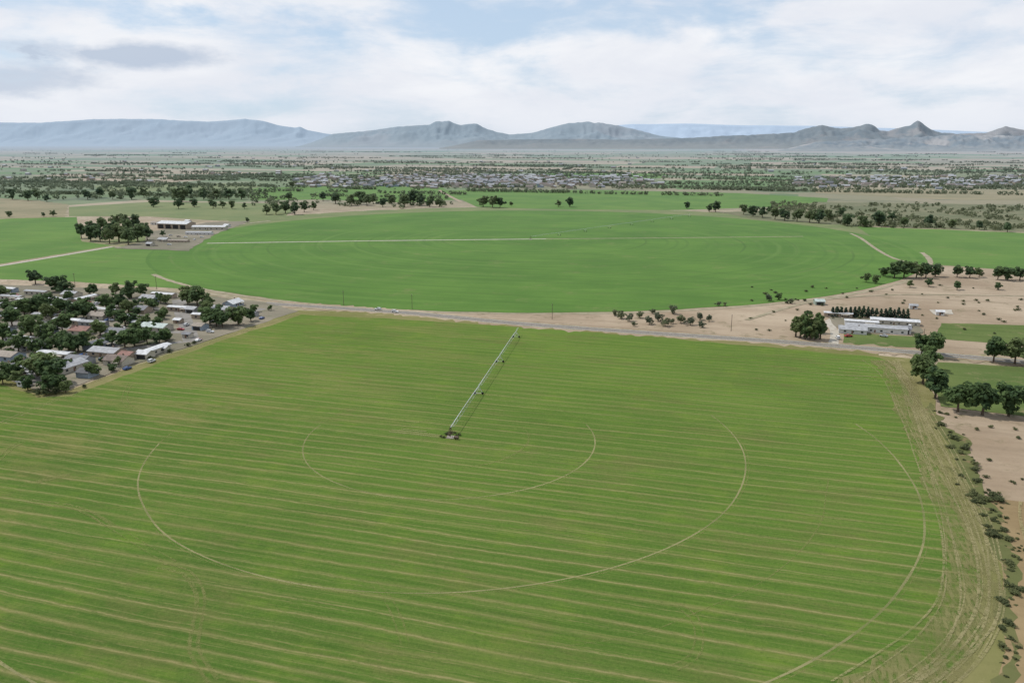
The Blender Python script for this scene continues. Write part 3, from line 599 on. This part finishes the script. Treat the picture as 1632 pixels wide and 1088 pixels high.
hs=[(20,478,'mobile',0,'lgrey'),(48,484,'mobile',0,'white'),(5,490,'mobile',0,'white'),(115,474,'cottage',0,'lgrey'),(135,480,'mobile',1,'white'),(240,480,'cottage',0,'lgrey'),(262,474,'mobile',0,'white'),(290,496,'mobile',0,'white'),(308,498,'garage',0,'lgrey'),(350,497,'ranch',0,'lgrey'),(372,488,'cottage',1,'white'),(385,500,'garage',0,'grey'),(250,526,'ranch',0,'teal'),(232,521,'mobile',0,'white'),(132,532,'cottage',0,'red'),(128,580,'cottage',0,'grey'),(108,590,'ranch',1,'lgrey'),(190,580,'cottage',0,'brown'),(205,572,'garage',0,'red'),(172,566,'ranch',0,'lgrey'),(248,563,'mobile',1,'white'),(232,570,'garage',0,'white'),(262,560,'hut',0,'white'),(10,572,'ranch',0,'tan'),(35,590,'cottage',1,'grey'),(8,592,'cottage',0,'tan'),(60,588,'mobile',1,'lgrey'),(155,555,'cottage',1,'grey'),(30,545,'mobile',0,'white'),(5,532,'cottage',0,'lgrey'),(70,528,'mobile',0,'white'),(95,545,'cottage',0,'tan'),(150,520,'mobile',0,'lgrey'),(190,535,'cottage',0,'grey'),(10,510,'mobile',0,'lgrey'),(35,498,'mobile',0,'white'),(85,494,'mobile',0,'lgrey'),(110,516,'mobile',0,'white'),(160,498,'mobile',0,'white'),(205,510,'mobile',0,'lgrey'),(225,498,'cottage',0,'grey'),(182,484,'mobile',0,'white'),(285,515,'hut',0,'white'),(320,525,'garage',0,'tan'),(405,504,'hut',0,'dark'),(300,538,'hut',0,'grey'),(140,600,'garage',0,'dark'),(40,615,'hut',0,'grey'),(-25,490,'mobile',0,'white'),(-30,535,'ranch',0,'grey'),(-30,590,'cottage',0,'brown'),(60,470,'mobile',0,'lgrey'),(10,465,'mobile',0,'white'),(90,570,'mobile',0,'white'),(215,545,'garage',0,'lgrey'),(330,508,'mobile',0,'white'),(75,508,'mobile',0,'lgrey'),(130,492,'mobile',0,'white'),(55,556,'cottage',0,'lgrey'),(160,508,'cottage',0,'tan'),(55,520,'cottage',0,'tan'),(180,500,'hut',0,'white'),(95,482,'mobile',0,'white')]
hxy=[]
for x,y,k,r,rc in hs:
    wx,wy=G(x,y); hxy.append((wx,wy)); wc=random.choice(['white','cream','tan','grey','blue','cream'])
    nm={'garage':'garage','hut':'garden_shed'}.get(k,'house'); 
    place(k,wx,wy,r*math.pi/2+(math.pi if random.random()<.25 else 0)+random.uniform(-.06,.06),wc,rc,'%s with %s roof among trees'%(KN[k],RN[rc]),'neighbourhood buildings',nm,nm.replace('_',' '),1.0)
def B(x,y,k,rot,wc,rc,label,nm,s=1.0,grp='farmyard buildings'): wx,wy=G(x,y); place(k,wx,wy,math.radians(rot),wc,rc,label,grp,nm,nm.replace('_',' '),s)
B(282,364,'shed',0,'tan','white','big open machine shed with pale metal roof','barn',1.35)
B(335,366,'long',14,'cream','white','long low white roofed farm building','barn',1.1)
B(318,374,'long',14,'white','lgrey','long low farm building with grey roof','barn',.8)
B(252,358,'ranch',0,'white','tan','farm house with tan roof beside grove','house'); B(362,362,'garage',0,'white','white','small white farm shed','garden_shed')
B(300,355,'garage',0,'white','white','small white farm shed','garden_shed'); B(262,385,'cottage',0,'cream','lgrey','small farm outbuilding with grey roof','garden_shed')
B(285,386,'long',8,'tan','tan','low open hay shed in the farmyard','barn',.6); B(240,392,'garage',0,'cream','lgrey','small farm outbuilding with grey roof','garden_shed')
g2='farmstead buildings'
B(1395,528,'long',-3,'white','lgrey','long white farm building with low grey roof','barn',.85,g2)
B(1425,516,'long',-3,'cream','white','long low white roofed farm building','barn',.7,g2)
B(1372,519,'mobile',-3,'white','white','white mobile home beside conifer row','house',1.0,g2)
B(1358,530,'ranch',-3,'white','lgrey','white farmhouse with grey roof','house',.9,g2)
B(1440,530,'garage',-3,'white','grey','white farm garage with grey roof','garage',1,g2)
B(1335,505,'mobile',0,'tan','white','low trailer home near windbreak','house',.9,g2)
B(1305,485,'garage',10,'green','teal','small green roofed shed on sand','garden_shed',.9,g2)
B(1497,502,'hut',0,'white','white','tiny white shed on a gravel pad','garden_shed',1,g2)
B(1455,492,'hut',0,'white','lgrey','tiny shed on bare sand','garden_shed',1,g2)
# far town houses (single meshes; too small to show parts)
FH=[]
def farvf(L,Wd,h,r):
    b=bodyv(L,Wd,h,r); rf=roofv(L,Wd,h,r,.5,.2); win=join(*[boxv(-L/2+L*(i+.5)/3-.8,-L/2+L*(i+.5)/3+.8,-Wd/2-.05,-Wd/2+.01,1,2.2) for i in range(3)])
    V,Fc=join(b,rf,win); return V,Fc,[0]*len(b[1])+[1]*len(rf[1])+[2]*len(win[1])
for i,(wc,rc) in enumerate([('tan','lgrey'),('tan','grey'),('cream','brown'),('grey','dark'),('tan','lgrey'),('blue','grey'),('tan','tan'),('cream','brown'),('grey','grey'),('tan','grey')]):
    V_,F_,fm=farvf(random.uniform(14,20),random.uniform(10,13),random.choice([3,5.2]),2.4)
    me=bpy.data.meshes.new('house'); me.from_pydata(V_,[],F_); [me.materials.append(m) for m in(WM[wc],RM[rc],M['glass'])]; me.polygons.foreach_set('material_index',fm); FH.append((me,wc,rc,V_,F_,fm))
cand=[]
for i in range(1050): cand.append((random.triangular(460,1060,830),random.triangular(279,301,290)))
for i in range(460): cand.append((random.uniform(1265,1700),random.triangular(281,302,292)))
for i in range(40): cand.append((random.uniform(-40,460),random.uniform(245,292)))
for i in range(70): cand.append((random.uniform(300,1500),random.uniform(246,280)))
cand=[(*G(*c),c[1]) for c in cand]; cand=[(x,round(y/34)*34+random.uniform(-3,3),p) for x,y,p in cand]
cand.sort(key=lambda c:-c[2]); keep=[]
for c in cand:
    if all(abs(c[0]-k[0])>19 or abs(c[1]-k[1])>16 for k in keep): keep.append(c)
SV=[];SF=[];SM=[]
for i,(x,y,p) in enumerate(keep):
    me,wc,rc,V_,F_,fm=random.choice(FH); ro=random.choice([0,math.pi/2,math.pi,-math.pi/2])+random.uniform(-.08,.08); s=random.uniform(.95,1.25)
    if i<225:
        o=bpy.data.objects.new('house',me); COL.objects.link(o); o.location=(x,y,.1); o.rotation_euler=(0,0,ro); o.scale=(s,)*3
        o['label']='%s town house with a %s gabled roof'%(wc,RN[rc]); o['category']='house'; o['group']='houses of the distant town'
    else:
        k=len(SV); c,sn=math.cos(ro),math.sin(ro)
        SV+=[(x+s*(a*c-b*sn),y+s*(a*sn+b*c),.1+s*z) for a,b,z in V_]; SF+=[tuple(j+k for j in f) for f in F_]
        kk=random.choice([0,1,1,2]); r4=3+random.Random(i).choice([0,0,0,2,2,3]); SM+=[{0:kk,1:r4,2:7}[q] for q in fm]
o=mk('distant_houses',SV,SF,[WM['cream'],WM['tan'],WM['grey'],RM['lgrey'],RM['white'],RM['grey'],RM['brown'],M['glass']],fm=SM)
o['kind']='stuff'; o['label']='far scattered houses across the valley'; o['category']='houses'
# ------------------------------------------------------------ vehicles
def carproto(suv=False):
    hgt=1.75 if suv else 1.45; w=.9
    prof=[(-2.25,.35),(-2.3,.75),(-2.2,.98),(-1.75,1.02),(-1.25,hgt-.02),(.35,hgt),(1.0,1.0),(1.95,.9),(2.25,.7),(2.28,.35)] if not suv else [(-2.3,.4),(-2.35,1.0),(-2.2,hgt-.05),(-1.9,hgt),(.3,hgt),(.95,1.1),(2.05,1.0),(2.3,.8),(2.3,.4)]
    V=[];n_=len(prof)
    for sgn in(-1,1):
        for x,z in prof: V.append((x,sgn*(w if z<1.1 else w*.8),z))
    Fc=[tuple(range(n_-1,-1,-1)),tuple(range(n_,2*n_))]+[(i,(i+1)%n_,(i+1)%n_+n_,i+n_) for i in range(n_)]
    body=(V,Fc)
    def quad(pts,n): 
        P=[Vector(p)+Vector(n)*.02 for p in pts]; return [tuple(p) for p in P],[(0,1,2,3)]
    t=hgt-.08; g=[]
    for s in(-1,1): g.append(quad([(-1.45 if not suv else -2.1,s*.89,1.12),(.72,s*.89,1.12),(.3,s*.75,t),(-1.2 if not suv else -2.0,s*.75,t)],(0,s*.6,.1)))
    g.append(quad([(.93,-.72,1.1),(.93,.72,1.1),(.42,.64,t),(.42,-.64,t)],(2.5,0,1))); 
    g.append(quad([(-1.72 if not suv else -2.3,-.7,1.12),(-1.72 if not suv else -2.3,.7,1.12),(-1.3 if not suv else -2.22,.62,t),(-1.3 if not suv else -2.22,-.62,t)],(-2.5,0,1)))
    wh=[tubes([((sx,sy*.72,.34),(sx,sy*.93,.34),.34,.34)],12) for sx in(-1.4,1.4) for sy in(-1,1)]
    lt=[boxv(2.2,2.32,s*.75-.15,s*.75+.15,.62,.8) for s in(-1,1)]
    return body,join(*g),wh,lt
M['tyre']=simple('rubber',(.02,.02,.02),(.015,.015,.015),3); M['lamp']=simple('lamp_glass',(.6,.6,.55),(.5,.5,.45),3,rough=.2,spec=.5)
CM={k:simple('car_paint_'+k,c,tuple(x*.92 for x in c),.8,rough=.3,spec=.5) for k,c in {'white':(.7,.7,.7),'silver':(.4,.41,.42),'black':(.03,.03,.035),'red':(.35,.03,.03),'blue':(.05,.1,.25),'tan':(.35,.3,.22)}.items()}
CP=[]
for suv in(False,True):
    b,g,wh,lt=carproto(suv); CP.append((mesh_('body',b,CM['white']),mesh_('windows',g,M['glass']),[mesh_('wheel',w_,M['tyre']) for w_ in wh],[mesh_('headlight',l_,M['lamp']) for l_ in lt]))
CZ=ZR+.005
def car(x,y,rot,colr,label,group='parked cars'):
    p=random.choice(CP); o=bpy.data.objects.new('car',None); COL.objects.link(o); o.location=(x,y,CZ); o.rotation_euler=(0,0,rot)
    for nm,me in [('body',p[0]),('windows',p[1])]+[('wheel',w_) for w_ in p[2]]+[('headlight',l_) for l_ in p[3]]:
        c=bpy.data.objects.new(nm,me); c.parent=o; COL.objects.link(c)
        if nm=='body': c.material_slots[0].link='OBJECT'; c.material_slots[0].material=CM[colr]
    o['label']=label; o['category']='car'; o['group']=group
for px,c,off in((600,'white',1.8),(632,'white',-1.8)):
    py=np.interp(px,[p[0] for p in road],[p[1] for p in road]); x,y=G(px,py)
    dx,dy=rw[6][0]-rw[5][0],rw[6][1]-rw[5][1]; L=math.hypot(dx,dy)
    car(x-dy/L*off,y+dx/L*off,math.atan2(dy,dx)+(math.pi if off>0 else 0),c,'white car driving on the asphalt county road','cars on the road')
for i in range(60):
    hx,hy=random.choice(hxy); c=random.choice(['white','white','silver','black','tan','blue','red']); x=hx+random.choice([-1,1])*random.uniform(8,12); y=hy+random.uniform(-8,-5.5)
    if min(math.hypot(x-a,y-b) for a,b in hxy)<8: continue
    car(x,y,random.choice([0,1.57])+random.uniform(-.1,.1),c,'%s car parked beside a house'%c)
for px,py in [(262,372),(272,376),(285,378),(296,379),(250,392),(270,391),(310,383),(322,379),(1345,524),(1352,537),(1450,522),(1408,537),(1335,540)]:
    x,y=G(px,py); c=random.choice(['white','silver','red','tan']); car(x,y,random.uniform(0,3),c,'%s car parked in the farmyard'%c,'farmyard vehicles')
# ------------------------------------------------------------ power poles
M['wood']=simple('weathered_wood',(.13,.10,.075),(.08,.06,.045),2)
pm=mesh_('pole',tubes([((0,0,-.1),(0,0,10.5),.17,.11)],8),M['wood']); xm=mesh_('crossarm',join(boxv(-1.2,1.2,.13,.25,9.6,9.78)),M['wood'])
im=mesh_('insulator',tubes([((-1.05,.19,9.79),(-1.05,.19,10.0),.06,.05),((0,0,10.52),(0,0,10.75),.06,.05),((1.05,.19,9.79),(1.05,.19,10.0),.06,.05)],6),M['lamp'])
for px,py in [(657,493),(548,487),(250,461),(120,456),(880,509),(1165,528),(1470,553),(1630,566)]:
    o=bpy.data.objects.new('utility_pole',None); COL.objects.link(o); o.location=(*G(px,py),0); o.rotation_euler=(0,0,1.57)
    for nm,me in(('pole',pm),('crossarm',xm),('insulators',im)): c=bpy.data.objects.new(nm,me); c.parent=o; COL.objects.link(c)
    o['label']='wooden utility pole beside the county road'; o['category']='utility pole'; o['group']='utility poles along the road'
# ------------------------------------------------------------ centre pivots
M['galv']=simple('galvanised_steel',(.60,.62,.62),(.46,.48,.48),1.5,rough=.5,spec=.4,metal=.1)
M['rust']=simple('rusty_steel',(.15,.105,.075),(.08,.06,.045),2.5,rough=.7)
M['conc']=simple('stained_concrete',(.34,.31,.27),(.22,.19,.16),1)
def pivot(loc,ang,nsp,sp,label,th=1.0):
    e=bpy.data.objects.new('center_pivot_irrigation',None); COL.objects.link(e); e.location=(*loc,ZF+.02); e.rotation_euler=(0,0,ang); e['label']=label; e['category']='irrigation machine'; e['group']='center pivot irrigation machines'
    def ch(nm,vf,m,par=None,l=None):
        o=mk(nm,vf[0],vf[1],m,par or e); return o
    for s in range(nsp):
        x0=s*sp; seg=[]; K=9
        def zt(t): return 3.75+.4*math.sin(math.pi*t)
        P=[Vector((x0+sp*t/K,0,zt(t/K))) for t in range(K+1)]
        for a,b in zip(P,P[1:]): seg.append((a,b,.10*th,.10*th))
        LO=[[Vector((x0+sp*(t+.5)/K,sd*.7,zt((t+.5)/K)-1.0*math.sin(math.pi*(t+.5)/K)**.5)) for t in range(K)] for sd in(-1,1)]
        for row in LO:
            rr=[P[0]]+row+[P[-1]]
            for a,b in zip(rr,rr[1:]): seg.append((a,b,.028*th,.028*th))
            for t,q in enumerate(row): seg.append((P[t],q,.028*th,.028*th)); seg.append((P[t+1],q,.028*th,.028*th))
        for a,b in zip(*LO): seg.append((a,b,.028*th,.028*th))
        ch('span',tubes(seg,5),M['galv'])
        dr=[]
        for t in range(1,18): q=t/18; zz=zt(q); dr.append(((x0+sp*q,.2,zz),(x0+sp*q,.2,zz-2.0),.018,.018))
        ch('sprinkler_drops',tubes(dr,4),M['tyre'])
        xt=x0+sp; tw=[]
        for sd in(-1,1): tw+=[((xt,sd*.3,3.7),(xt,sd*1.8,.7),.055*th,.055*th),((xt-1.1,0,3.9),(xt,sd*1.8,.7),.04*th,.04*th)]
        tw+=[((xt,-1.95,.62),(xt,1.95,.62),.08*th,.08*th),((xt,-1.05,2.2),(xt,1.05,2.2),.035*th,.035*th)]
        to=ch('drive_tower',tubes(tw,6),M['galv'])
        for sd in(-1,1): ch('wheel',tubes([((xt-.17,sd*1.8,.55),(xt+.17,sd*1.8,.55),.55,.55)],14),M['tyre'],to)
    xo=nsp*sp; ch('overhang_boom',tubes([((xo,0,3.7),(xo+9,0,4.0),.10*th,.07*th),((xo,0,5.0),(xo+8,0,4.05),.03*th,.03*th),((xo,0,3.7),(xo,0,5.0),.04,.04)],6),M['galv'])
    leg=[((sx*1.2,sy*1.2,.15),(sx*.2,sy*.2,3.9),.07,.07) for sx in(-1,1) for sy in(-1,1)]+[((-.9,-.9,1.5),(.9,-.9,1.5),.04,.04),((.9,-.9,1.5),(.9,.9,1.5),.04,.04),((.9,.9,1.5),(-.9,.9,1.5),.04,.04),((-.9,.9,1.5),(-.9,-.9,1.5),.04,.04),((0,0,.1),(0,0,4.4),.12,.12)]
    ch('pivot_tower',tubes(leg,6),M['rust']); ch('control_panel',boxv(-1.6,-1.3,-.3,.3,1,2.0),M['rust']); ch('concrete_pad',boxv(-1.5,1.5,-1.5,1.5,-.1,.12),M['conc'])
ex,ey=G(826,533); pivot((0,0),math.atan2(ey,ex),3,54.6,'galvanised truss irrigation arm across the mown hay field')
ax,ay=G(1118,342.5); pivot(C2,math.atan2(ay-C2[1],ax-C2[0]),7,56,'long irrigation arm on the large circular field',.7)
T([(707,698,5),(712,693,6),(718,691,6),(728,696,5),(732,694,6),(725,691,5),(703,696,4),(729,699,4)],'sage','weedy bush around the irrigation pivot base','pivot weeds',sx=1.2)
def tank(x,y,r,l,label):
    o=bpy.data.objects.new('fertilizer_tank',None); COL.objects.link(o); o.location=(x,y,ZF+.05); o['label']=label; o['category']='tank'
    v=tubes([((-l/2,0,r+.3),(l/2,0,r+.3),r,r),((-l/2-.25,0,r+.3),(-l/2,0,r+.3),r*.6,r),((l/2,0,r+.3),(l/2+.25,0,r+.3),r,r*.6)],16)
    mk('tank_shell',v[0],v[1],M['rust'],o); b=join(boxv(-l*.35,-l*.25,-r,r,-.1,.5),boxv(l*.25,l*.35,-r,r,-.1,.5)); mk('cradle',b[0],b[1],M['wood'],o)
tank(3.0,-1.6,.5,1.5,'rusty brown tank beside the irrigation pivot')
# ------------------------------------------------------------ camera, sun, sky
cam=bpy.data.cameras.new('camera'); cam.lens=28; cam.sensor_width=36; cam.clip_end=200000; cam.clip_start=1
co=bpy.data.objects.new('camera',cam); COL.objects.link(co); co.location=(CAM[0],CAM[1],H); co.rotation_euler=(math.pi/2-TH,0,YAW); sc.camera=co
el=math.radians(56); hx_,hy_=-.85,.35; hx,hy=hx_*CY-hy_*SY,hx_*SY+hy_*CY; L=math.hypot(hx,hy)
ts=Vector((hx/L*math.cos(el),hy/L*math.cos(el),math.sin(el)))
sun=bpy.data.lights.new('sun','SUN'); sun.energy=3.2; sun.angle=math.radians(.6); sun.color=(1,.96,.9)
so=bpy.data.objects.new('sun',sun); COL.objects.link(so); so.rotation_euler=ts.to_track_quat('Z','Y').to_euler(); so.location=(0,0,500)
w=bpy.data.worlds.new('World'); sc.world=w; w.use_nodes=True; t=w.node_tree
for q in list(t.nodes): t.nodes.remove(q)
n=N(t); sky=n.new('ShaderNodeTexSky',sky_type='NISHITA'); sky.sun_disc=False; sky.sun_elevation=el; sky.sun_rotation=math.atan2(ts.x,ts.y); sky.altitude=1400; sky.dust_density=2.5
d=n.new('ShaderNodeTexCoord').outputs['Generated']; sx,sy,sz=n.sep(d)
rt=n.vm('DOT_PRODUCT',d,(CY,SY,0)); fw=n.vm('DOT_PRODUCT',d,(-SY,CY,0)); az=n.m('ARCTAN2',rt,fw); e=n.m('ARCSINE',sz)
def azel(x,y):
    v=(544-y)/F; u=(x-816)/F; f_=CT+v*ST; return math.atan2(u,f_),math.atan2(v*CT-ST,math.hypot(u,f_))
wn=n.noise(n.xyz(n.m('MULTIPLY',az,1),n.m('MULTIPLY',e,2.5)),9,6,.6)
def blob(x,y,w_,h_,soft=1.0,dis=.9):
    a0,e0=azel(x,y); a=n.m('DIVIDE',n.m('SUBTRACT',az,a0),w_/F); b=n.m('DIVIDE',n.m('SUBTRACT',e,e0),h_/F)
    r=n.m('SQRT',n.m('ADD',n.m('MULTIPLY',a,a),n.m('MULTIPLY',b,b))); r=n.m('ADD',r,n.m('MULTIPLY',n.m('SUBTRACT',wn,.5),dis*3))
    return n.mr(r,1+soft*.5,1-soft*.6)
cv=n.xyz(n.m('MULTIPLY',az,1.0),n.m('MULTIPLY',e,3.2),.7)
n1=n.noise(cv,5.5,9,.58,.3); n2=n.noise(n.vm('ADD',cv,(3,7,1)),4.5,8,.6,.4)
gap=n.m('ADD',n.m('ADD',blob(900,28,340,34,1.4),n.m('MULTIPLY',blob(90,8,170,18),.8)),n.m('ADD',n.m('MULTIPLY',blob(600,105,280,22,1.4),.4),n.m('MULTIPLY',blob(420,20,130,20,1.4),.4)),clamp=True)
cover=n.mr(n.m('SUBTRACT',n1,n.m('MULTIPLY',gap,.19)),.24,.55)
cover=n.m('MULTIPLY',cover,n.mr(e,.9,.2,.35,1))
gry=n.m('ADD',n.m('ADD',blob(215,88,115,15,.9),n.m('MULTIPLY',blob(25,125,75,24,.9),.85)),n.m('MULTIPLY',blob(60,78,120,10,1.3),.3),clamp=True)
S=10.0
bright=(.91*S,.925*S,.96*S); soft_=(.79*S,.82*S,.89*S)
cc=n.mix(n.mr(n2,.34,.66),soft_,bright)
cc=n.mix(n.mr(e,.08,.0,0,.75),cc,(.78*S,.82*S,.895*S))
cc=n.mix(n.m('MULTIPLY',gry,.8),cc,(.45*S,.54*S,.68*S))
skyc=n.mix(.7,sky.outputs[0],(.60*S,.75*S,.93*S))
col=n.mix(n.m('MAXIMUM',cover,n.m('MULTIPLY',gry,.9)),skyc,cc)
bg=n.new('ShaderNodeBackground'); n.set(bg.inputs[0],col); bg.inputs[1].default_value=.1
o=n.new('ShaderNodeOutputWorld'); n.l.new(bg.outputs[0],o.inputs[0])
sc.view_settings.view_transform='Standard'; sc.view_settings.look='None'; sc.view_settings.exposure=0
print('trees',treecount[0],'houses',len(keep),'rects',len(rects))
